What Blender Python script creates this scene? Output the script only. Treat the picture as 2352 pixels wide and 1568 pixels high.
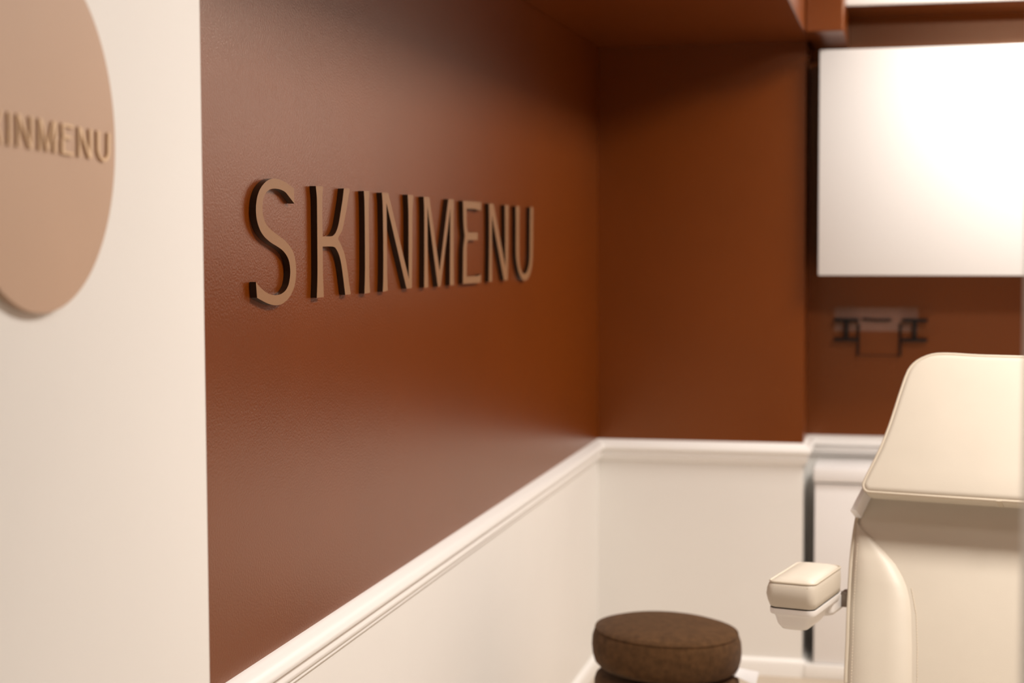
import bpy, bmesh, math, random
from mathutils import Vector, Matrix

# ------------------------------------------------------------------ scene, camera, light
for o in list(bpy.data.objects):
    bpy.data.objects.remove(o, do_unlink=True)
SC = bpy.context.scene
COL = SC.collection
SC.view_settings.view_transform = 'Standard'
SC.view_settings.look = 'None'
SC.view_settings.gamma = 1.0
SC.view_settings.use_curve_mapping = False
SC.view_settings.exposure = 0.0

cd = bpy.data.cameras.new('camera')
cam = bpy.data.objects.new('camera', cd)
COL.objects.link(cam)
cd.sensor_fit = 'HORIZONTAL'
cd.sensor_width = 36.0
cd.lens = 36.0 * 3790.0 / 2352.0
cd.clip_start = 0.02
RT = Vector((0.97337886, 0.22916982, -0.00384586))
UP = Vector((-0.01017877, 0.05998405, 0.99814744))
FW = Vector((-0.22897595, 0.97153647, -0.06071987))
cam.matrix_world = Matrix(((RT.x, UP.x, -FW.x, 1.03), (RT.y, UP.y, -FW.y, 0.0),
                           (RT.z, UP.z, -FW.z, 1.5), (0, 0, 0, 1)))
cd.dof.use_dof = True
cd.dof.focus_distance = 2.80
cd.dof.aperture_fstop = 3.2
SC.camera = cam

world = bpy.data.worlds.new('world')
SC.world = world
world.use_nodes = True
world.node_tree.nodes['Background'].inputs[0].default_value = (1.0, 0.88, 0.74, 1)
world.node_tree.nodes['Background'].inputs[1].default_value = 0.05


def ceiling_lamp(loc, sx, sy, power, col=(1.0, 0.93, 0.85), rot=(0, 0, 0)):
    ld = bpy.data.lights.new('ceiling_light', 'AREA')
    ld.shape = 'RECTANGLE'
    ld.size, ld.size_y, ld.energy, ld.color = sx, sy, power, col
    lo = bpy.data.objects.new('ceiling_light', ld)
    lo.location = loc
    lo.rotation_euler = rot
    COL.objects.link(lo)
    return lo


ceiling_lamp((1.68, 4.98, 2.565), 0.5, 0.5, 48)      # treatment room, over the head of the chair
ceiling_lamp((1.70, 2.82, 2.565), 0.5, 0.5, 64)      # treatment room, over the foot of the chair
ceiling_lamp((1.20, 1.95, 2.565), 0.4, 0.4, 4)       # just inside the doorway
ceiling_lamp((1.00, -0.40, 2.565), 0.4, 0.4, 2)      # corridor


# ------------------------------------------------------------------ materials
def mat(name, col, rough=0.5, spec=0.5, bump=0.0, scale=200.0, var=0.0, vscale=4.0, sheen=0.0, metal=0.0, detail=4.0, stretch=None, ior=1.5, tint=None):
    m = bpy.data.materials.new(name)
    m.use_nodes = True
    nt = m.node_tree
    b = nt.nodes['Principled BSDF']
    b.inputs['Base Color'].default_value = (*col, 1)
    b.inputs['Roughness'].default_value = rough
    b.inputs['Specular IOR Level'].default_value = spec
    b.inputs['Metallic'].default_value = metal
    b.inputs['IOR'].default_value = ior
    if tint:
        b.inputs['Specular Tint'].default_value = (*tint, 1)
    if sheen:
        b.inputs['Sheen Weight'].default_value = sheen
    tc = nt.nodes.new('ShaderNodeTexCoord')
    src = tc.outputs['Object']
    if stretch:
        mp = nt.nodes.new('ShaderNodeMapping')
        mp.inputs['Scale'].default_value = stretch
        nt.links.new(src, mp.inputs['Vector'])
        src = mp.outputs['Vector']
    if var:
        n = nt.nodes.new('ShaderNodeTexNoise')
        n.inputs['Scale'].default_value = vscale
        n.inputs['Detail'].default_value = 6
        nt.links.new(src, n.inputs['Vector'])
        r = nt.nodes.new('ShaderNodeValToRGB')
        r.color_ramp.elements[0].position = 0.3
        r.color_ramp.elements[1].position = 0.7
        r.color_ramp.elements[0].color = (*[c * (1 - var) for c in col], 1)
        r.color_ramp.elements[1].color = (*[min(1, c * (1 + var)) for c in col], 1)
        nt.links.new(n.outputs['Fac'], r.inputs['Fac'])
        nt.links.new(r.outputs['Color'], b.inputs['Base Color'])
    if bump:
        n2 = nt.nodes.new('ShaderNodeTexNoise')
        n2.inputs['Scale'].default_value = scale
        n2.inputs['Detail'].default_value = detail
        nt.links.new(src, n2.inputs['Vector'])
        bp = nt.nodes.new('ShaderNodeBump')
        bp.inputs['Strength'].default_value = bump
        bp.inputs['Distance'].default_value = 0.002
        nt.links.new(n2.outputs['Fac'], bp.inputs['Height'])
        nt.links.new(bp.outputs['Normal'], b.inputs['Normal'])
    return m


BROWN = mat('brown_satin_paint', (0.136, 0.027, 0.0006), 0.28, 0.5, ior=1.78, tint=(1.0, 0.66, 0.45), bump=0.26, scale=230, var=0.05, vscale=3)
CREAM = mat('cream_wall_paint', (0.81, 0.795, 0.765), 0.50, 0.4, bump=0.06, scale=140, var=0.015, vscale=2)
TRIMW = mat('white_gloss_trim', (0.90, 0.89, 0.87), 0.30, 0.5, bump=0.02, scale=60)
CEILW = mat('white_ceiling_paint', (0.80, 0.78, 0.75), 0.7, 0.3)
FLOORM = mat('beige_vinyl_floor', (0.54, 0.455, 0.36), 0.45, 0.4, var=0.06, vscale=6, bump=0.05, scale=40)
WHITEL = mat('white_laminate', (0.76, 0.75, 0.74), 0.22, 0.5, bump=0.01, scale=30)
WHITEP = mat('white_plastic', (0.86, 0.85, 0.85), 0.3, 0.5)
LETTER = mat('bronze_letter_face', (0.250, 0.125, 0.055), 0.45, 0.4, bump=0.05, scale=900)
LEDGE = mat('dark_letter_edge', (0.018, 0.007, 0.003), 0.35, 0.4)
DISC = mat('tan_sign_board', (0.52, 0.35, 0.245), 0.5, 0.4, var=0.02, vscale=5)
GOLD = mat('gold_letter', (0.74, 0.52, 0.31), 0.4, 0.5)
GOLDE = mat('gold_letter_edge', (0.55, 0.31, 0.15), 0.45, 0.4)
LEATHER = mat('cream_leatherette', (0.60, 0.545, 0.46), 0.45, 0.45, bump=0.10, scale=520, var=0.02, vscale=9)
PIPING = mat('cream_piping', (0.58, 0.51, 0.41), 0.45, 0.45)
STITCH = mat('pale_thread', (0.72, 0.63, 0.50), 0.7, 0.2)
ARMP = mat('white_armrest_shell', (0.83, 0.81, 0.79), 0.35, 0.5)
STEEL = mat('dark_grey_steel', (0.20, 0.16, 0.13), 0.4, 0.5, metal=0.6)
BOUCLE = mat('dark_brown_boucle', (0.088, 0.044, 0.018), 0.95, 0.1, bump=0.9, scale=260, var=0.25, vscale=60, sheen=0.05)
BLACKP = mat('black_plastic', (0.012, 0.010, 0.009), 0.7, 0.25)
GAPM = mat('dark_rubber', (0.03, 0.022, 0.015), 0.6, 0.3)

ACRYL = bpy.data.materials.new('clear_acrylic')
ACRYL.use_nodes = True
_nt = ACRYL.node_tree
_b = _nt.nodes['Principled BSDF']
_b.inputs['Base Color'].default_value = (0.80, 0.72, 0.68, 1)
_b.inputs['Roughness'].default_value = 0.25
_t = _nt.nodes.new('ShaderNodeBsdfTransparent')
_m = _nt.nodes.new('ShaderNodeMixShader')
_m.inputs[0].default_value = 0.07
_nt.links.new(_t.outputs[0], _m.inputs[1])
_nt.links.new(_b.outputs[0], _m.inputs[2])
_nt.links.new(_m.outputs[0], _nt.nodes['Material Output'].inputs['Surface'])


# ------------------------------------------------------------------ helpers
def obj(name, bm, mats, parent=None, smooth=False, angle=40):
    me = bpy.data.meshes.new(name)
    bmesh.ops.recalc_face_normals(bm, faces=bm.faces[:])
    bm.to_mesh(me)
    bm.free()
    for m in (mats if isinstance(mats, (list, tuple)) else [mats]):
        me.materials.append(m)
    if smooth:
        for p in me.polygons:
            p.use_smooth = True
        me.set_sharp_from_angle(angle=math.radians(angle))
    o = bpy.data.objects.new(name, me)
    COL.objects.link(o)
    if parent:
        o.parent = parent
    return o


def empty(name, loc, rotz=0.0):
    o = bpy.data.objects.new(name, None)
    o.location = loc
    o.rotation_euler = (0, 0, rotz)
    o.empty_display_size = 0.05
    COL.objects.link(o)
    return o


def tag(o, label, cat, group=None):
    o['label'] = label
    o['category'] = cat
    if group:
        o['group'] = group
    return o


def struct(o):
    o['kind'] = 'structure'
    return o


def box(bm, x0, x1, y0, y1, z0, z1, mi=0, bev=0.0, seg=2):
    vs = [bm.verts.new((x, y, z)) for x in (x0, x1) for y in (y0, y1) for z in (z0, z1)]
    idx = [(0, 1, 3, 2), (4, 6, 7, 5), (0, 4, 5, 1), (2, 3, 7, 6), (0, 2, 6, 4), (1, 5, 7, 3)]
    fs = []
    for q in idx:
        f = bm.faces.new([vs[i] for i in q])
        f.material_index = mi
        fs.append(f)
    if bev:
        es = list({e for f in fs for e in f.edges})
        bmesh.ops.bevel(bm, geom=es, offset=bev, segments=seg, affect='EDGES', profile=0.5)
    return fs


def boxes(name, mats, lst, parent=None, bev=0.0, smooth=False):
    bm = bmesh.new()
    for b in lst:
        box(bm, *b, bev=bev)
    return obj(name, bm, mats, parent, smooth)


def smooth_outline(pts, sub=4, corner=32):
    """Catmull-Rom between corners sharper than `corner` degrees."""
    n = len(pts)
    P = [Vector(p) for p in pts]
    cor = []
    for i in range(n):
        a, b = P[i] - P[i - 1], P[(i + 1) % n] - P[i]
        cor.append(math.degrees(a.angle(b)) > corner)
    out = []
    for i in range(n):
        j = (i + 1) % n
        p1, p2 = P[i], P[j]
        p0 = p1 * 2 - p2 if cor[i] else P[i - 1]
        p3 = p2 * 2 - p1 if cor[j] else P[(j + 1) % n]
        ln = (p2 - p1).length
        for k in range(sub):
            t = k / sub
            t2, t3 = t * t, t * t * t
            m1 = (p2 - p0) * 0.5
            m2 = (p3 - p1) * 0.5
            if m1.length > ln: m1 = m1 * (ln / m1.length)
            if m2.length > ln: m2 = m2 * (ln / m2.length)
            out.append(p1 * (2*t3 - 3*t2 + 1) + m1 * (t3 - 2*t2 + t) + p2 * (-2*t3 + 3*t2) + m2 * (t3 - t2))
    return out


def plate(bm, pts3, depth, mi_face=0, mi_side=0, bev=0.0):
    """Extrude a flat outline (Vectors) by the vector depth; face at the far end."""
    back = [bm.verts.new(p) for p in pts3]
    front = [bm.verts.new(p + depth) for p in pts3]
    n = len(pts3)
    ff = bm.faces.new(front)
    fb = bm.faces.new(back[::-1])
    ff.normal_update(); fb.normal_update()
    ff.material_index = mi_face
    fb.material_index = mi_side
    for i in range(n):
        j = (i + 1) % n
        f = bm.faces.new((back[i], back[j], front[j], front[i]))
        f.material_index = mi_side
    bmesh.ops.triangulate(bm, faces=[ff, fb])


def sweep(bm, path, prof, closed_prof=True, mi=0):
    """Sweep a profile (out, z) along an XY path with mitred corners; `out` is to the right of travel."""
    n = len(path)
    P = [Vector(p) for p in path]
    rings = []
    for i in range(n):
        d0 = (P[i] - P[i - 1]).normalized() if i else None
        d1 = (P[i + 1] - P[i]).normalized() if i < n - 1 else None
        if d0 is None: d0 = d1
        if d1 is None: d1 = d0
        n0, n1 = Vector((d0.y, -d0.x)), Vector((d1.y, -d1.x))
        mvec = (n0 + n1)
        mvec = mvec / (mvec.length_squared / 2) if mvec.length > 1e-6 else n0
        rings.append([bm.verts.new((P[i].x + mvec.x * o, P[i].y + mvec.y * o, z)) for o, z in prof])
    k = len(prof)
    for a, b in zip(rings, rings[1:]):
        for i in range(k if closed_prof else k - 1):
            j = (i + 1) % k
            f = bm.faces.new((a[i], a[j], b[j], b[i]))
            f.material_index = mi
    bm.faces.new(rings[0][::-1])
    bm.faces.new(rings[-1])


def tube(bm, pts, r, seg=10, closed=False, mi=0):
    P = [Vector(p) for p in pts]
    n = len(P)
    rings = []
    prev = None
    for i in range(n):
        if closed:
            d = (P[(i + 1) % n] - P[i - 1]).normalized()
        else:
            d = (P[min(i + 1, n - 1)] - P[max(i - 1, 0)]).normalized()
        if prev is None:
            u = d.cross(Vector((0, 0, 1)))
            if u.length < 0.05:
                u = d.cross(Vector((1, 0, 0)))
        else:
            u = prev - d * prev.dot(d)
        u.normalize()
        prev = u
        v = d.cross(u)
        rr = r[i] if isinstance(r, (list, tuple)) else r
        rings.append([bm.verts.new(P[i] + (u * math.cos(2*math.pi*k/seg) + v * math.sin(2*math.pi*k/seg)) * rr) for k in range(seg)])
    for i in range(n if closed else n - 1):
        a, b = rings[i], rings[(i + 1) % n]
        for k in range(seg):
            f = bm.faces.new((a[k], a[(k + 1) % seg], b[(k + 1) % seg], b[k]))
            f.material_index = mi
    if not closed:
        bm.faces.new(rings[0][::-1])
        bm.faces.new(rings[-1])


def offset_poly(pts, d):
    """Inset a counter-clockwise 2D outline by d."""
    n = len(pts)
    out = []
    for i in range(n):
        a = (pts[i] - pts[i - 1]).normalized()
        b = (pts[(i + 1) % n] - pts[i]).normalized()
        na, nb = Vector((-a.y, a.x)), Vector((-b.y, b.x))
        m = na + nb
        if m.length < 1e-5:
            m = na
        else:
            m = m / (m.length_squared / 2)
            if m.length > 1.6: m = m * (1.6 / m.length)
        out.append(pts[i] + m * d)
    return out


def ccw(pts):
    a = sum(pts[i - 1].x * pts[i].y - pts[i].x * pts[i - 1].y for i in range(len(pts)))
    return pts if a > 0 else pts[::-1]


def cushion(bm, outline, h0, h1, r, frame, dome=0.0, steps=6, mi=0):
    """Upholstered slab: outline (2D, metres) from height h0 to h1, rounded over by r in front, r/2 behind.
    frame(u, v, h) -> Vector."""
    o = ccw([Vector(p) for p in outline])
    prof = []
    rb = min(r * 0.5, (h1 - h0) * 0.4)
    rf = min(r, (h1 - h0) - rb)
    for k in range(steps // 2 + 1):
        t = math.pi / 2 * k / (steps // 2)
        prof.append((rb * (1 - math.sin(t)), h0 + rb * (1 - math.cos(t))))
    for k in range(steps + 1):
        t = math.pi / 2 * k / steps
        prof.append((r * (1 - math.cos(t)), h1 - rf * (1 - math.sin(t))))
    rings = []
    for ins, h in prof:
        rings.append([bm.verts.new(frame(p.x, p.y, h)) for p in offset_poly(o, ins)])
    if dome:
        top = offset_poly(o, r)
        cen = sum(top, Vector((0, 0))) / len(top)
        for s_ in (0.93, 0.82, 0.65, 0.40):
            rings.append([bm.verts.new(frame(cen.x + (p.x - cen.x) * s_, cen.y + (p.y - cen.y) * s_, h1 + dome * (1 - s_ ** 2.5))) for p in top])
    n = len(o)
    for a, b in zip(rings, rings[1:]):
        for i in range(n):
            j = (i + 1) % n
            bm.faces.new((a[i], a[j], b[j], b[i])).material_index = mi
    f0 = bm.faces.new(rings[0][::-1])
    f1 = bm.faces.new(rings[-1])
    f0.material_index = f1.material_index = mi
    f0.normal_update(); f1.normal_update()
    bmesh.ops.triangulate(bm, faces=[f0, f1])


def lathe(bm, prof, seg=48, mi=0, cap=True):
    rings = []
    for r, z in prof:
        if r < 1e-6:
            rings.append([bm.verts.new((0, 0, z))])
        else:
            rings.append([bm.verts.new((r * math.cos(2*math.pi*k/seg), r * math.sin(2*math.pi*k/seg), z)) for k in range(seg)])
    for a, b in zip(rings, rings[1:]):
        for k in range(seg):
            j = (k + 1) % seg
            if len(a) == 1 and len(b) == 1:
                continue
            if len(a) == 1:
                bm.faces.new((a[0], b[j], b[k])).material_index = mi
            elif len(b) == 1:
                bm.faces.new((a[k], a[j], b[0])).material_index = mi
            else:
                bm.faces.new((a[k], a[j], b[j], b[k])).material_index = mi
    if cap:
        for rg in (rings[0], rings[-1]):
            if len(rg) > 1:
                bm.faces.new(rg)


# ------------------------------------------------------------------ the room
RAIL = 0.807          # top of the dado rail
SOF = 2.166           # underside of the brown soffit
CEIL = 2.58
YB, YR = 5.68, 5.95   # pillar face, recess wall
XP = 0.712            # right side of the pillar
XR = 3.0              # far right wall
YF = 1.30             # wall with the doorway
RMID = RAIL - 0.04

# sign wall: brown above the rail, cream below
bm = bmesh.new()
box(bm, -0.12, 0.0, 2.10, YR + 0.12, RMID, CEIL, 0)
box(bm, -0.12, 0.0, 2.10, YR + 0.12, 0.0, RMID, 1)
struct(obj('wall_left', bm, [BROWN, CREAM]))

# cream corridor wall that stands 10 cm proud of it, very slightly out of parallel
CW_E = Vector((0.10, 2.105))
CW_A = math.radians(-3.6)
CW_D = Vector((math.sin(CW_A), math.cos(CW_A)))
bm = bmesh.new()
far = CW_E - CW_D * 4.7
fp = [CW_E, far, Vector((-0.12, far.y)), Vector((-0.12, 2.105))]
plate(bm, [Vector((p.x, p.y, 0)) for p in fp], Vector((0, 0, CEIL)))
struct(obj('wall_corridor', bm, CREAM))

# back wall: pillar and recess
bm = bmesh.new()
for z0, z1, mi in ((RMID, CEIL, 0), (0, RMID, 1)):
    box(bm, 0.0, XP, YB, YR + 0.12, z0, z1, mi)
    box(bm, XP, XR, YR, YR + 0.12, z0, z1, mi)
struct(obj('wall_back', bm, [BROWN, CREAM]))

bm = bmesh.new()
for z0, z1, mi in ((RMID, CEIL, 0), (0, RMID, 1)):
    box(bm, XR, XR + 0.12, YF, YR + 0.12, z0, z1, mi)
struct(obj('wall_right', bm, [BROWN, CREAM]))
bm = bmesh.new()
for z0, z1, mi in ((RMID, CEIL, 0), (0, RMID, 1)):
    box(bm, 1.165, XR, YF - 0.06, YF, z0, z1, mi)
box(bm, 1.165, XR + 0.12, YF - 0.12, YF - 0.06, 0, CEIL, 1)
struct(obj('wall_front', bm, [BROWN, CREAM]))
bm = bmesh.new()
box(bm, 1.122, 1.165, YF - 0.13, YF + 0.01, 0, CEIL, bev=0.006)
struct(obj('trim_3', bm, CREAM))
bm = bmesh.new()
box(bm, 1.80, 1.92, -2.6, YF - 0.12, 0, CEIL)
struct(obj('wall_hall', bm, CREAM))
bm = bmesh.new()
box(bm, -0.2, 1.92, -2.72, -2.6, 0, CEIL)
struct(obj('wall_rear', bm, CREAM))
bm = bmesh.new()
box(bm, -0.2, XR + 0.2, -2.8, YR + 0.2, -0.08, 0.0)
struct(obj('floor', bm, FLOORM))
bm = bmesh.new()
box(bm, -0.2, XR + 0.2, -2.8, YR + 0.2, CEIL, CEIL + 0.08)
struct(obj('ceiling', bm, CEILW))

# brown soffit over the sign wall, boxed-in duct in the corner, bulkhead over the recess
bm = bmesh.new()
box(bm, 0.0, 0.7225, 2.10, YB, SOF, CEIL, bev=0.006)
struct(obj('ceiling_soffit', bm, BROWN))
bm = bmesh.new()
box(bm, 0.7225, 0.845, 5.425, YR, SOF, CEIL, bev=0.006)
struct(obj('ceiling_duct', bm, BROWN))
bm = bmesh.new()
box(bm, 0.845, XR, 5.672, YR, 2.276, CEIL, 0)
struct(obj('ceiling_bulkhead', bm, BROWN))
bm = bmesh.new()
sweep(bm, [(0.845, 5.672), (XR, 5.672)], [(0, 2.277), (0.012, 2.277), (0.016, 2.281), (0.016, CEIL), (0, CEIL)])
struct(obj('trim_1', bm, TRIMW))

# dado rail
RP = [(0, 0), (0.005, -0.001), (0.009, -0.004), (0.012, -0.006), (0.019, -0.010), (0.024, -0.016), (0.0275, -0.024),
      (0.028, -0.030), (0.026, -0.034), (0.017, -0.037), (0.0145, -0.041), (0.0150, -0.047), (0.0165, -0.053), (0.0160, -0.058),
      (0.0135, -0.062), (0.0095, -0.064), (0.0085, -0.067), (0.0090, -0.071), (0.006, -0.075), (0, -0.077)]
rp = [(o, RAIL + z) for o, z in RP]
bm = bmesh.new()
sweep(bm, [(0, 2.10), (0, YB), (XP, YB), (XP, YR), (XR, YR)], rp)
struct(obj('trim_2', bm, TRIMW, smooth=True, angle=35))

BP = [(0, 0), (0.016, 0), (0.016, 0.044), (0.013, 0.052), (0.008, 0.057), (0, 0.060)]
bm = bmesh.new()
sweep(bm, [(0, 2.10), (0, YB), (XP, YB), (XP, YR)], BP)
struct(obj('baseboard_back', bm, TRIMW, smooth=True, angle=35))
bm = bmesh.new()
sweep(bm, [(far.x, far.y), (CW_E.x, CW_E.y)], BP)
struct(obj('baseboard_corridor', bm, TRIMW, smooth=True, angle=35))

LETTERS = {
    'S': [(2.6886,1.5914),(2.6895,1.5658),(2.6671,1.5759),(2.6479,1.5840),(2.6289,1.5876),(2.6037,1.5889),(2.5789,1.5871),(2.5605,1.5816),(2.5481,1.5715),(2.5436,1.5594),(2.5444,1.5460),(2.5508,1.5356),(2.5646,1.5259),(2.5848,1.5185),(2.6094,1.5117),(2.6346,1.5048),(2.6558,1.4970),(2.6751,1.4875),(2.6857,1.4772),(2.6924,1.4645),(2.6946,1.4518),(2.6924,1.4376),(2.6862,1.4251),(2.6726,1.4129),(2.6526,1.4025),(2.6309,1.3963),(2.6118,1.3942),(2.5888,1.3948),(2.5643,1.3980),(2.5402,1.4032),(2.5147,1.4096),(2.5105,1.4355),(2.5232,1.4287),(2.5409,1.4215),(2.5608,1.4156),(2.5811,1.4122),(2.6018,1.4111),(2.6229,1.4126),(2.6423,1.4177),(2.6556,1.4259),(2.6624,1.4359),(2.6659,1.4476),(2.6645,1.4586),(2.6592,1.4689),(2.6474,1.4783),(2.6297,1.4862),(2.6067,1.4925),(2.5800,1.4987),(2.5539,1.5070),(2.5362,1.5160),(2.5246,1.5263),(2.5172,1.5382),(2.5149,1.5500),(2.5161,1.5618),(2.5216,1.5738),(2.5326,1.5853),(2.5489,1.5947),(2.5672,1.6013),(2.5877,1.6049),(2.6085,1.6055),(2.6336,1.6032),(2.6592,1.5988)],
    'K': [(2.7975,1.5994),(2.8023,1.5798),(2.8028,1.5554),(2.8022,1.4834),(2.8012,1.4402),(2.7966,1.3999),(2.8335,1.3998),(2.8302,1.4468),(2.8300,1.4915),(2.8812,1.4913),(2.8967,1.4894),(2.9077,1.4842),(2.9210,1.4736),(2.9318,1.4570),(2.9424,1.4296),(2.9522,1.4002),(2.9844,1.4000),(2.9748,1.4228),(2.9640,1.4519),(2.9530,1.4733),(2.9396,1.4870),(2.9262,1.4976),(2.9138,1.5058),(2.9267,1.5140),(2.9398,1.5231),(2.9455,1.5307),(2.9552,1.5458),(2.9699,1.5718),(2.9848,1.6000),(2.9504,1.5997),(2.9424,1.5787),(2.9303,1.5545),(2.9206,1.5364),(2.9112,1.5244),(2.8975,1.5147),(2.8796,1.5101),(2.8305,1.5097),(2.8298,1.5413),(2.8303,1.5703),(2.8320,1.5834),(2.8351,1.5999)],
    'I': [(3.0689,1.5983),(3.0719,1.5776),(3.0728,1.5266),(3.0724,1.4828),(3.0711,1.4390),(3.0667,1.3989),(3.1013,1.3993),(3.0975,1.4311),(3.0981,1.4827),(3.0975,1.5268),(3.0983,1.5708),(3.1024,1.5988)],
    'N': [(3.1833,1.5984),(3.1877,1.5787),(3.1897,1.5274),(3.1895,1.4670),(3.1872,1.4216),(3.1836,1.3987),(3.2167,1.4000),(3.2136,1.4362),(3.2139,1.4819),(3.2138,1.5337),(3.2126,1.5789),(3.3490,1.4003),(3.3875,1.4007),(3.3914,1.4648),(3.3961,1.5576),(3.4027,1.5985),(3.3624,1.5991),(3.3669,1.5604),(3.3660,1.4651),(3.3659,1.4205),(3.2257,1.5985)],
    'M': [(3.4827,1.5977),(3.4862,1.5723),(3.4860,1.5213),(3.4845,1.4630),(3.4818,1.3987),(3.5123,1.3984),(3.5109,1.4480),(3.5104,1.4921),(3.5104,1.5361),(3.5110,1.5779),(3.5918,1.3978),(3.6140,1.3983),(3.7020,1.5771),(3.6992,1.5069),(3.6964,1.4606),(3.6938,1.3981),(3.7290,1.3979),(3.7275,1.4603),(3.7292,1.5380),(3.7323,1.5973),(3.6851,1.5970),(3.6065,1.4329),(3.5263,1.5978)],
    'E': [(3.8157,1.5960),(3.8181,1.5725),(3.8194,1.5497),(3.8232,1.5330),(3.8305,1.5132),(3.8242,1.4995),(3.8180,1.4858),(3.8146,1.4660),(3.8114,1.3983),(3.8958,1.3979),(3.9839,1.3974),(3.9862,1.4183),(3.9715,1.4155),(3.9524,1.4140),(3.8463,1.4150),(3.8477,1.4810),(3.8504,1.4933),(3.8614,1.5025),(3.8980,1.5030),(3.9542,1.5028),(3.9558,1.5214),(3.8649,1.5210),(3.8547,1.5271),(3.8490,1.5393),(3.8480,1.5783),(3.8996,1.5788),(3.9431,1.5785),(3.9684,1.5766),(3.9875,1.5750),(3.9911,1.5960),(3.9000,1.5963)],
    'n': [(4.0710,1.5953),(4.0736,1.5679),(4.0737,1.5060),(4.0715,1.4596),(4.0671,1.3969),(4.0993,1.3969),(4.0992,1.4593),(4.0997,1.5216),(4.1006,1.5667),(4.2309,1.3968),(4.2712,1.3967),(4.2779,1.4574),(4.2807,1.5385),(4.2852,1.5953),(4.2455,1.5948),(4.2472,1.5383),(4.2472,1.4578),(4.2481,1.4287),(4.1193,1.5951)],
    'U': [(4.3711,1.5946),(4.3727,1.5558),(4.3713,1.4730),(4.3761,1.4531),(4.3869,1.4347),(4.4050,1.4161),(4.4310,1.4004),(4.4611,1.3916),(4.4917,1.3906),(4.5228,1.3967),(4.5505,1.4116),(4.5707,1.4337),(4.5791,1.4630),(4.5842,1.5409),(4.5874,1.5954),(4.5508,1.5952),(4.5469,1.5406),(4.5434,1.4633),(4.5376,1.4410),(4.5232,1.4241),(4.4997,1.4117),(4.4728,1.4088),(4.4462,1.4127),(4.4276,1.4240),(4.4151,1.4393),(4.4095,1.4644),(4.4107,1.5395),(4.4153,1.5949)],
}

# ------------------------------------------------------------------ raised letters on the brown wall
WHICH = {
    'S': ('S', 'large bronze letter S, tallest of the raised letters on the brown wall'),
    'K': ('K', 'bronze raised letter K on the brown wall, next to the S'),
    'I': ('I', 'bronze raised letter I, single upright stroke on the brown wall'),
    'N': ('N', 'bronze raised letter N between the I and the M on the brown wall'),
    'M': ('M', 'bronze raised letter M in the middle of the word on the brown wall'),
    'E': ('E', 'bronze raised letter E with notched spine on the brown wall'),
    'n': ('N', 'bronze raised letter N between the E and the U on the brown wall'),
    'U': ('U', 'bronze raised letter U, last of the word on the brown wall'),
}
for key in 'SKINMEnU':
    pts = smooth_outline(LETTERS[key], 5)
    cy = sum(p.x for p in pts) / len(pts)
    bm = bmesh.new()
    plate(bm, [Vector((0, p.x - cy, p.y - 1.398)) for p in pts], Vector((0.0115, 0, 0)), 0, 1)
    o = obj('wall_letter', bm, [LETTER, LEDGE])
    o.location = (0.0005, cy, 1.398)
    tag(o, WHICH[key][1], 'letter', 'raised letters on the brown wall')

# ------------------------------------------------------------------ round sign on the cream wall
DS, DZ, DR = -0.510, 1.6184, 0.193
dc = CW_E + CW_D * DS
nrm = Vector((CW_D.y, -CW_D.x))
rs = empty('round_sign', (dc.x, dc.y, DZ), -CW_A)
# local frame: +X out of the wall, +Y along it
tag(rs, 'round tan sign with gold lettering on the cream wall', 'sign')
bm = bmesh.new()
N = 128
ring = [Vector((0.0005, DR * math.cos(2*math.pi*k/N), DR * math.sin(2*math.pi*k/N))) for k in range(N)]
plate(bm, ring, Vector((0.010, 0, 0)), 0, 0)
obj('sign_board', bm, DISC, rs)
SCL = 0.166
TILT = math.radians(-1.06)
for key in 'SKINMEnU':
    pts = smooth_outline(LETTERS[key], 3)
    loc = []
    for p in pts:
        a, b = (p.x - 3.5485) * SCL, (p.y - 1.4975) * SCL
        loc.append(Vector((0.0105, a * math.cos(TILT) - b * math.sin(TILT), a * math.sin(TILT) + b * math.cos(TILT) - 0.0045)))
    bm = bmesh.new()
    plate(bm, loc, Vector((0.003, 0, 0)), 0, 1)
    o = obj('sign_letter', bm, [GOLD, GOLDE], rs)
    o['label'] = 'small gold letter ' + WHICH[key][0]

# ------------------------------------------------------------------ white wall cabinet in the recess
CX0, CX1, CY0, CY1, CZ0, CZ1 = 0.760, 1.90, 5.62, 5.95, 1.381, 2.130
wc = empty('wall_cabinet', ((CX0 + CX1) / 2, CY1, CZ0))
tag(wc, 'white glossy wall cabinet hanging in the brown recess', 'cabinet')
def loc_boxes(name, m, lst, root, bev=0.0, parent=None, smooth=False):
    L = root.location
    return boxes(name, m, [(a - L.x, b - L.x, c - L.y, d - L.y, e - L.z, f - L.z) for a, b, c, d, e, f in lst], parent or root, bev, smooth)
loc_boxes('body', WHITEL, [(CX0 + 0.004, CX0 + 0.022, CY0 + 0.021, CY1, CZ0 + 0.004, CZ1 - 0.004), (CX1 - 0.022, CX1 - 0.004, CY0 + 0.021, CY1, CZ0 + 0.004, CZ1 - 0.004),
                           (CX0 + 0.022, CX1 - 0.022, CY0 + 0.021, CY1, CZ0 + 0.004, CZ0 + 0.022), (CX0 + 0.022, CX1 - 0.022, CY0 + 0.021, CY1, CZ1 - 0.022, CZ1 - 0.004),
                           (CX0 + 0.022, CX1 - 0.022, CY1 - 0.008, CY1, CZ0 + 0.022, CZ1 - 0.022)], wc)
loc_boxes('door', WHITEL, [(CX0, CX1, CY0, CY0 + 0.019, CZ0, CZ1)], wc, bev=0.002, smooth=True)

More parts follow.
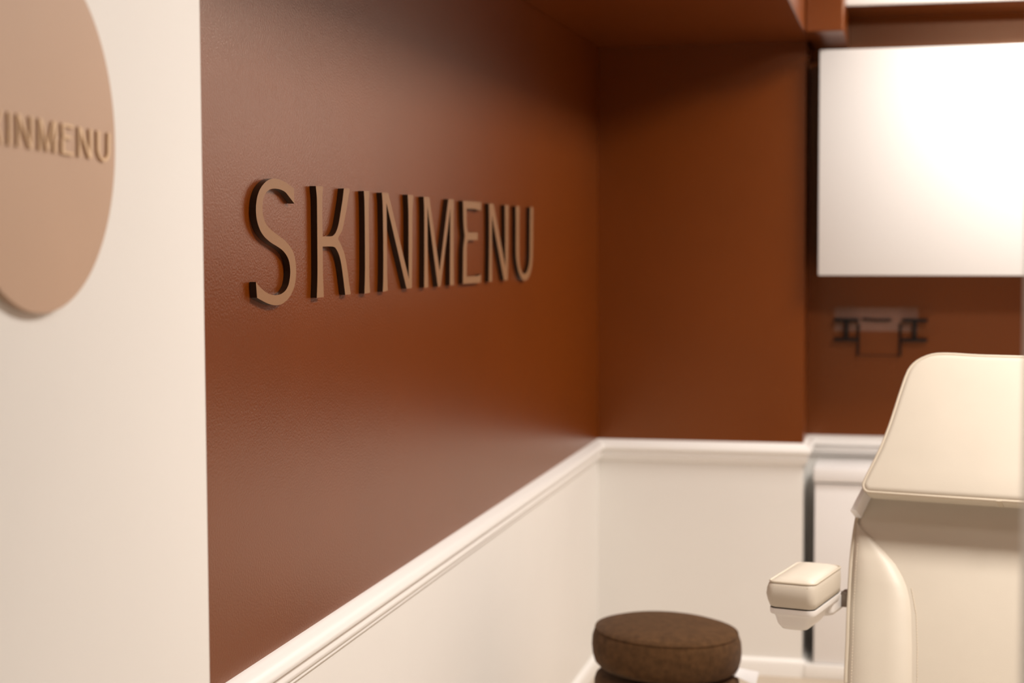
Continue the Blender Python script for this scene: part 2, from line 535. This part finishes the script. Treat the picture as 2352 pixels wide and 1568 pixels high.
# small screw cap on the pillar side, in the gap beside the cabinet
bm = bmesh.new()
lathe(bm, [(0.0, 0.0), (0.006, 0.0), (0.0065, 0.003), (0.005, 0.007), (0.0, 0.009)], 20)
o = obj('screw_cap', bm, BROWN, smooth=True)
o.rotation_euler = (0, math.radians(90), 0)
o.location = (XP, 5.735, 2.118)
tag(o, 'tiny round brown cap on the pillar side by the cabinet top', 'cap')

# ------------------------------------------------------------------ low white cabinet under the rail
lc = empty('floor_cabinet', (1.10, 5.80, 0.0))
tag(lc, 'low white storage cabinet standing on the floor in the recess', 'cabinet')
FX0, FX1, FY0, FY1 = 0.752, 1.45, 5.668, 5.915
loc_boxes('body', WHITEP, [(FX0, FX1, FY0 + 0.020, FY1, 0.05, 0.678)], lc)
loc_boxes('door', WHITEP, [(FX0, FX1, FY0, FY0 + 0.018, 0.052, 0.672)], lc, bev=0.002, smooth=True)
loc_boxes('cabinet_top', WHITEP, [(FX0 - 0.004, FX1 + 0.004, FY0 - 0.010, FY1, 0.678, 0.727)], lc, bev=0.005, smooth=True)
loc_boxes('plinth', TRIMW, [(FX0 - 0.030, FX1, FY0 - 0.012, FY1, 0.0, 0.050)], lc, bev=0.003, smooth=True)

# ------------------------------------------------------------------ clear and black wall holder
wh = empty('wall_holder', (0.955, YR, 1.12))
tag(wh, 'clear acrylic wall holder with black pegs below the white cabinet', 'holder')
bm = bmesh.new()
box(bm, 0.803 - 0.955, 1.090 - 0.955, -0.012, -0.004, 1.178 - 1.12, 1.262 - 1.12, bev=0.002)
obj('backing_plate', bm, ACRYL, wh)
def peg(cx):
    d = cx - 0.955
    bm = bmesh.new()
    box(bm, d - 0.007, d + 0.007, -0.045, -0.013, 1.153 - 1.12, 1.222 - 1.12, bev=0.003)
    p = obj('peg', bm, BLACKP, wh, smooth=True)
    for z in (1.150, 1.219):
        bm = bmesh.new()
        box(bm, d - 0.044, d + 0.044, -0.050, -0.020, z - 0.006 - 1.12, z + 0.006 - 1.12, bev=0.003)
        obj('cross_bar', bm, BLACKP, p, smooth=True)
peg(0.845)
peg(1.079)
for x in (0.886, 1.030):
    bm = bmesh.new()
    tube(bm, [(x - 0.955, -0.014, 1.205 - 1.12), (x - 0.955, -0.030, 1.150 - 1.12), (x - 0.955, -0.034, 1.093 - 1.12)], 0.0045, 10)
    obj('hanging_arm', bm, BLACKP, wh, smooth=True)
bm = bmesh.new()
tube(bm, [(0.900 - 0.955, -0.018, 1.222 - 1.12), (0.950 - 0.955, -0.022, 1.218 - 1.12), (1.000 - 0.955, -0.018, 1.219 - 1.12)], 0.0045, 10)
obj('middle_bar', bm, BLACKP, wh, smooth=True)
bm = bmesh.new()
tube(bm, [(0.886 - 0.955, -0.034, 1.095 - 1.12), (1.030 - 0.955, -0.034, 1.095 - 1.12)], 0.0018, 8)
obj('lower_wire', bm, BLACKP, wh, smooth=True)

# ------------------------------------------------------------------ brown upholstered stool
SX, SY = 0.468, 4.06
st = empty('stool', (SX, SY, 0.0))
tag(st, 'round dark brown fabric stool in front of the cream wall', 'stool')
R0 = 0.186
bm = bmesh.new()
prof = [(0.0, 0.432), (0.150, 0.432), (0.170, 0.436), (0.180, 0.446), (0.1852, 0.464), (0.187, 0.484), (0.1855, 0.506), (0.181, 0.520), (0.1765, 0.527),
        (0.174, 0.5305), (0.168, 0.534), (0.150, 0.5395), (0.12, 0.544), (0.08, 0.547), (0.04, 0.548), (0.0, 0.5485)]
lathe(bm, prof, 72)
sc_ = obj('seat_cushion', bm, BOUCLE, st, smooth=True, angle=60)
for v in sc_.data.vertices:
    v.co.z -= v.co.x * 0.04
bm = bmesh.new()
tube(bm, [(0.1765 * math.cos(2*math.pi*k/64), 0.1765 * math.sin(2*math.pi*k/64), 0.5285 - 0.04 * 0.1765 * math.cos(2*math.pi*k/64)) for k in range(64)], 0.0028, 8, closed=True)
obj('seam_piping', bm, BOUCLE, sc_, smooth=True)
bm = bmesh.new()
lathe(bm, [(0.0, 0.030), (0.168, 0.030), (0.176, 0.036), (0.180, 0.050), (0.182, 0.20), (0.181, 0.402), (0.177, 0.414), (0.165, 0.4215), (0.0, 0.422)], 72)
obj('drum', bm, BOUCLE, st, smooth=True, angle=60)
for k in range(4):
    a = math.pi / 4 + k * math.pi / 2
    bm = bmesh.new()
    lathe(bm, [(0.0, 0.0), (0.018, 0.0), (0.020, 0.004), (0.020, 0.030), (0.0, 0.030)], 20)
    f = obj('foot', bm, GAPM, st, smooth=True)
    f.location = (0.13 * math.cos(a), 0.13 * math.sin(a), 0)

bm = bmesh.new()
cs = []
for k in range(7):
    t = k / 6
    yy = -0.010 + 0.004 * math.sin(t * 5)
    top = Vector((0.160, yy + 0.010, 0.4407)).lerp(Vector((0.2310, yy + 0.012, 0.4343)), t)
    bot = Vector((0.154, yy - 0.012, 0.4305)).lerp(Vector((0.2250, yy - 0.018, 0.4080)), t)
    cs.append([bm.verts.new(p + Vector((0, d, 0))) for p, d in ((top, -0.0006), (bot, -0.0006), (bot, 0.0006), (top, 0.0006))])
for p, q in zip(cs, cs[1:]):
    for k in range(4):
        bm.faces.new((p[k], p[(k + 1) % 4], q[(k + 1) % 4], q[k]))
bm.faces.new(cs[0][::-1]); bm.faces.new(cs[-1])
tg = obj('fabric_tag', bm, WHITEP, st, smooth=True)
tg['label'] = 'white fabric tag sewn into the seam'

# ------------------------------------------------------------------ treatment chair
CA = math.radians(12.8)
XH = Vector((math.cos(CA), -math.sin(CA), 0))
YH = Vector((math.sin(CA), math.cos(CA), 0))
O = Vector((1.2429, 3.3338, 0.6297))
tc = empty('treatment_chair', (O.x, O.y, 0.0), -CA)      # local X to the right, Y backwards, Z up
tag(tc, 'cream leatherette treatment chair with padded headrest', 'treatment chair')
PH = math.radians(26)
def back_frame(u, w, h):
    return Vector((u, w * math.sin(PH) - h * math.cos(PH), O.z + w * math.cos(PH) + h * math.sin(PH)))
# backrest slab
half = [(-0.306, -0.09), (-0.3189, -0.036), (-0.326, 0.05), (-0.3319, 0.115), (-0.3380, 0.20), (-0.3397, 0.255), (-0.3382, 0.313), (-0.334, 0.345), (-0.318, 0.385), (-0.285, 0.410)]
outl = half + [(-u, w) for u, w in half[::-1]]
outl = smooth_outline(outl, 3, 60)
bm = bmesh.new()
cushion(bm, outl, -0.085, 0.0, 0.020, back_frame, 0.0)
br = obj('backrest', bm, LEATHER, tc, smooth=True, angle=50)
# side bolsters, raised
LEFT = [(-0.085, -0.3120), (-0.036, -0.3180), (0.05, -0.3250), (0.115, -0.3310), (0.20, -0.3370), (0.255, -0.3385), (0.308, -0.3375)]
RIGHT = [(-0.085, -0.178), (-0.0208, -0.1808), (0.05, -0.188), (0.119, -0.1974), (0.148, -0.2035), (0.1725, -0.212), (0.196, -0.2245), (0.2208, -0.2423), (0.245, -0.267), (0.2684, -0.2932), (0.288, -0.317), (0.305, -0.3360)]
def interp(tab, w):
    for (a, ua), (c, uc) in zip(tab, tab[1:]):
        if w <= c:
            t = (w - a) / (c - a)
            return ua + (uc - ua) * t
    return tab[-1][1]
for s in (1, -1):
    bm = bmesh.new()
    rows = []
    NW, NT = 60, 22
    for i in range(NW + 1):
        w = -0.085 + (0.304 + 0.085) * i / NW
        a, c = interp(LEFT, w), interp(RIGHT, w)
        hgt = 0.017 * min(1.0, ((c - a) / 0.12)) ** 0.8
        rows.append([bm.verts.new(back_frame((a + (c - a) * k / NT) * s, w, -0.006 + (hgt + 0.006) * max(0.0, 1 - abs(2 * k / NT - 1) ** 3.0) ** 0.8)) for k in range(NT + 1)])
    for r0, r1 in zip(rows, rows[1:]):
        for k in range(NT):
            bm.faces.new((r0[k], r0[k + 1], r1[k + 1], r1[k]))
    base = rows[0][::-1]
    bm.faces.new(base)
    obj('bolster', bm, LEATHER, br, smooth=True, angle=70)
# stitches along the inner edge of each bolster and along the outer seams
def stitches(path, h, step=0.0062, ln=0.0036, r=0.0007):
    bm = bmesh.new()
    acc = 0.0
    for a, b in zip(path, path[1:]):
        a, b = Vector(a), Vector(b)
        L = (b - a).length
        d = (b - a).normalized()
        t = -acc
        while t < L:
            if t >= 0:
                p0 = a + d * t
                p1 = p0 + d * ln
                tube(bm, [back_frame(p0.x, p0.y, h), back_frame(p1.x, p1.y, h)], r, 5)
            t += step
        acc = L - (t - step)
        acc = step - (t - L) if t > L else 0
    return bm
for s in (1, -1):
    inner = [(-0.207 * s, 0.1725), (-0.1915 * s, 0.119), (-0.182 * s, 0.05), (-0.1750 * s, -0.0208), (-0.172 * s, -0.08)]
    obj('stitching', stitches(inner, 0.0008), STITCH, br)
    outer = [(-0.3255 * s, 0.255), (-0.3225 * s, 0.19), (-0.3170 * s, 0.115), (-0.3110 * s, 0.05), (-0.3040 * s, -0.036)]
    obj('stitching', stitches(outer, 0.0135), STITCH, br)
    bm = bmesh.new()
    tube(bm, [back_frame(u * s, w, -0.004) for u, w in smooth_outline(half, 3, 60)[3:-3]], 0.0042, 8)
    obj('edge_piping', bm, PIPING, br, smooth=True)

# headrest
hh = [(-0.295, 0.3447), (-0.3063, 0.3491), (-0.3114, 0.3611), (-0.308, 0.375), (-0.3023, 0.3922), (-0.2851, 0.4411), (-0.2724, 0.4901), (-0.2636, 0.5344), (-0.2561, 0.5739), (-0.2454, 0.6188), (-0.2294, 0.6411), (-0.1991, 0.6569), (-0.1632, 0.6599), (-0.1005, 0.6578)]
ho = hh + [(-u, w) for u, w in hh[::-1]]
HO = smooth_outline(ho, 3, 60)
def head_frame(u, w, h):
    return back_frame(u, w, h)
bm = bmesh.new()
cushion(bm, HO, 0.040, 0.092, 0.014, head_frame, 0.0, steps=6)
hr = obj('headrest', bm, LEATHER, tc, smooth=True, angle=50)
bm = bmesh.new()
hp = offset_poly(ccw([Vector(p) for p in HO]), 0.0015)
tube(bm, [head_frame(p.x, p.y, 0.0855) for p in hp], 0.0034, 8, closed=True)
obj('piping', bm, PIPING, hr, smooth=True)
bm = bmesh.new()
box(bm, -0.034, -0.024, -0.004, 0.004, -0.004, 0.004)
for v in bm.verts:
    v.co = head_frame(v.co.x - 0.006, 0.3450 + v.co.y * 0.5, 0.070 + v.co.z * 5)
obj('seam_tab', bm, PIPING, hr)
# headrest bracket, hidden plate at the side
for s in (1, -1):
    bm = bmesh.new()
    pts = [Vector((-0.341 * s, 0.315)), Vector((-0.328 * s, 0.315)), Vector((-0.296 * s, 0.410)), Vector((-0.306 * s, 0.410))]
    cushion(bm, pts, -0.03, 0.050, 0.003, back_frame, steps=2)
    obj('headrest_bracket', bm, WHITEP, tc, smooth=True)

# armrests
def rrect(x0, x1, y0, y1, r, seg=5):
    out = []
    for cx, cy, a0 in ((x1 - r, y0 + r, -90), (x1 - r, y1 - r, 0), (x0 + r, y1 - r, 90), (x0 + r, y0 + r, 180)):
        for k in range(seg + 1):
            a = math.radians(a0 + 90 * k / seg)
            out.append(Vector((cx + r * math.cos(a), cy + r * math.sin(a))))
    return out
def rings_solid(bm, rings):
    R = [[bm.verts.new(p) for p in rg] for rg in rings]
    n = len(R[0])
    for a, b in zip(R, R[1:]):
        for i in range(n):
            j = (i + 1) % n
            bm.faces.new((a[i], a[j], b[j], b[i]))
    bm.faces.new(R[0][::-1])
    bm.faces.new(R[-1])
PX0, PX1, PY0, PY1, PZ = -0.442, -0.348, -0.150, 0.060, 0.769
PT = PZ + 0.060
for s in (1, -1):
    def F(x, y, z): return Vector((x * s, y, z))
    def pad_ring(ins, z, r=0.014, bulge=0.0):
        return [F(p.x, p.y, z) for p in rrect(PX0 + ins - bulge, PX1 - ins + bulge * 0.3, PY0 + ins - bulge, PY1 - ins, r, 6)]
    bm = bmesh.new()
    rings_solid(bm, [pad_ring(0.004, PZ), pad_ring(0.000, PZ + 0.003, 0.016), pad_ring(0, PZ + 0.014, 0.018, 0.004), pad_ring(0, PZ + 0.027, 0.018, 0.0065), pad_ring(0, PZ + 0.040, 0.018, 0.005),
                     pad_ring(0, PZ + 0.048, 0.016, 0.002), pad_ring(0.001, PZ + 0.0515, 0.015), pad_ring(0.006, PZ + 0.055, 0.015), pad_ring(0.016, PZ + 0.0585, 0.014), pad_ring(0.030, PT, 0.010)])
    pad = obj('armrest_pad', bm, LEATHER, tc, smooth=True, angle=60)
    bm = bmesh.new()
    tube(bm, [F(p.x, p.y, PZ + 0.0520) for p in rrect(PX0 + 0.0005, PX1 - 0.0005, PY0 + 0.0005, PY1, 0.015, 6)], 0.0024, 8, closed=True)
    obj('piping', bm, PIPING, pad, smooth=True)
    bm = bmesh.new()
    tube(bm, [F(p.x, p.y, PZ + 0.0005) for p in rrect(PX0 + 0.003, PX1 - 0.003, PY0 + 0.003, PY1 - 0.003, 0.014, 6)], 0.0016, 6, closed=True)
    obj('dark_seam', bm, GAPM, pad, smooth=True)
    bm = bmesh.new()
    k = 0
    x = PX0 + 0.012
    while x < PX1 - 0.012:
        tube(bm, [F(x, PY0 - 0.0026, PZ + 0.0455), F(x + 0.003, PY0 - 0.0026, PZ + 0.0455)], 0.0007, 5)
        x += 0.0052
    obj('stitching', bm, STITCH, pad)
    # white moulded shell under the pad
    def sh(ix0, ix1, iy0, iy1, z, r=0.016):
        return [F(p.x, p.y, z) for p in rrect(PX0 + ix0, PX1 - ix1, PY0 + iy0, PY1 - iy1, r, 6)]
    bm = bmesh.new()
    rings_solid(bm, [sh(0.030, 0.032, 0.030, 0.075, PZ - 0.048, 0.010), sh(0.020, 0.022, 0.020, 0.066, PZ - 0.045, 0.014), sh(0.013, 0.015, 0.012, 0.058, PZ - 0.035), sh(0.009, 0.011, 0.008, 0.050, PZ - 0.019),
                     sh(0.007, 0.009, 0.006, 0.040, PZ - 0.015), sh(0.001, 0.001, 0.001, 0.002, PZ - 0.0125), sh(0.0, 0.0, 0.0, 0.0, PZ - 0.009), sh(0.0, 0.0, 0.0, 0.0, PZ - 0.001)])
    shell = obj('armrest_shell', bm, ARMP, tc, smooth=True, angle=45)
    bm = bmesh.new()
    rings_solid(bm, [[F(p.x, p.y, z) for p in rrect(PX1 - 0.040 + i, PX1 - 0.004 - i, PY1 - 0.055 + i, PY1 + 0.050 - i, 0.012, 6)] for i, z in ((0.008, PZ - 0.044), (0.002, PZ - 0.041), (0.0, PZ - 0.034), (0.0, PZ - 0.010))])
    obj('pivot_housing', bm, ARMP, shell, smooth=True, angle=50)
    bm = bmesh.new()
    box(bm, *sorted((s * (PX1 - 0.006), s * -0.312)), PY1 + 0.010, PY1 + 0.046, PZ - 0.036, PZ - 0.004, bev=0.003)
    obj('armrest_bracket', bm, STEEL, shell, smooth=True)

# seat, leg rest and base (below the frame)
def flat_frame(u, v, h): return Vector((u, v, h))
bm = bmesh.new()
cushion(bm, rrect(-0.30, 0.30, -0.56, 0.03, 0.05, 6), 0.46, 0.555, 0.03, flat_frame, 0.01)
obj('seat', bm, LEATHER, tc, smooth=True, angle=50)
bm = bmesh.new()
def leg_frame(u, v, h): return Vector((u, -0.575 - v * math.sin(math.radians(18)) - h * math.cos(math.radians(18)), 0.50 - v * math.cos(math.radians(18)) + h * math.sin(math.radians(18))))
cushion(bm, rrect(-0.26, 0.26, 0.02, 0.36, 0.05, 6), -0.03, 0.045, 0.025, leg_frame, 0.01)
obj('leg_rest', bm, LEATHER, tc, smooth=True, angle=50)
bm = bmesh.new()
box(bm, -0.28, 0.28, -0.54, 0.02, 0.425, 0.459, bev=0.008)
obj('seat_frame', bm, WHITEP, tc, smooth=True)
bm = bmesh.new()
rings_solid(bm, [[Vector((p.x, p.y, z)) for p in rrect(-w_, w_, -0.26 - w_, -0.26 + w_, 0.03, 6)] for w_, z in ((0.15, 0.06), (0.14, 0.07), (0.11, 0.24), (0.11, 0.424))])
obj('lift_column', bm, WHITEP, tc, smooth=True, angle=50)
bm = bmesh.new()
rings_solid(bm, [[Vector((p.x, p.y, z)) for p in rrect(-0.27 + i, 0.27 - i, -0.56 + i, 0.10 - i, 0.08, 6)] for i, z in ((0.004, 0.0), (0.0, 0.006), (0.0, 0.045), (0.012, 0.058))])
obj('base_plate', bm, WHITEP, tc, smooth=True, angle=50)
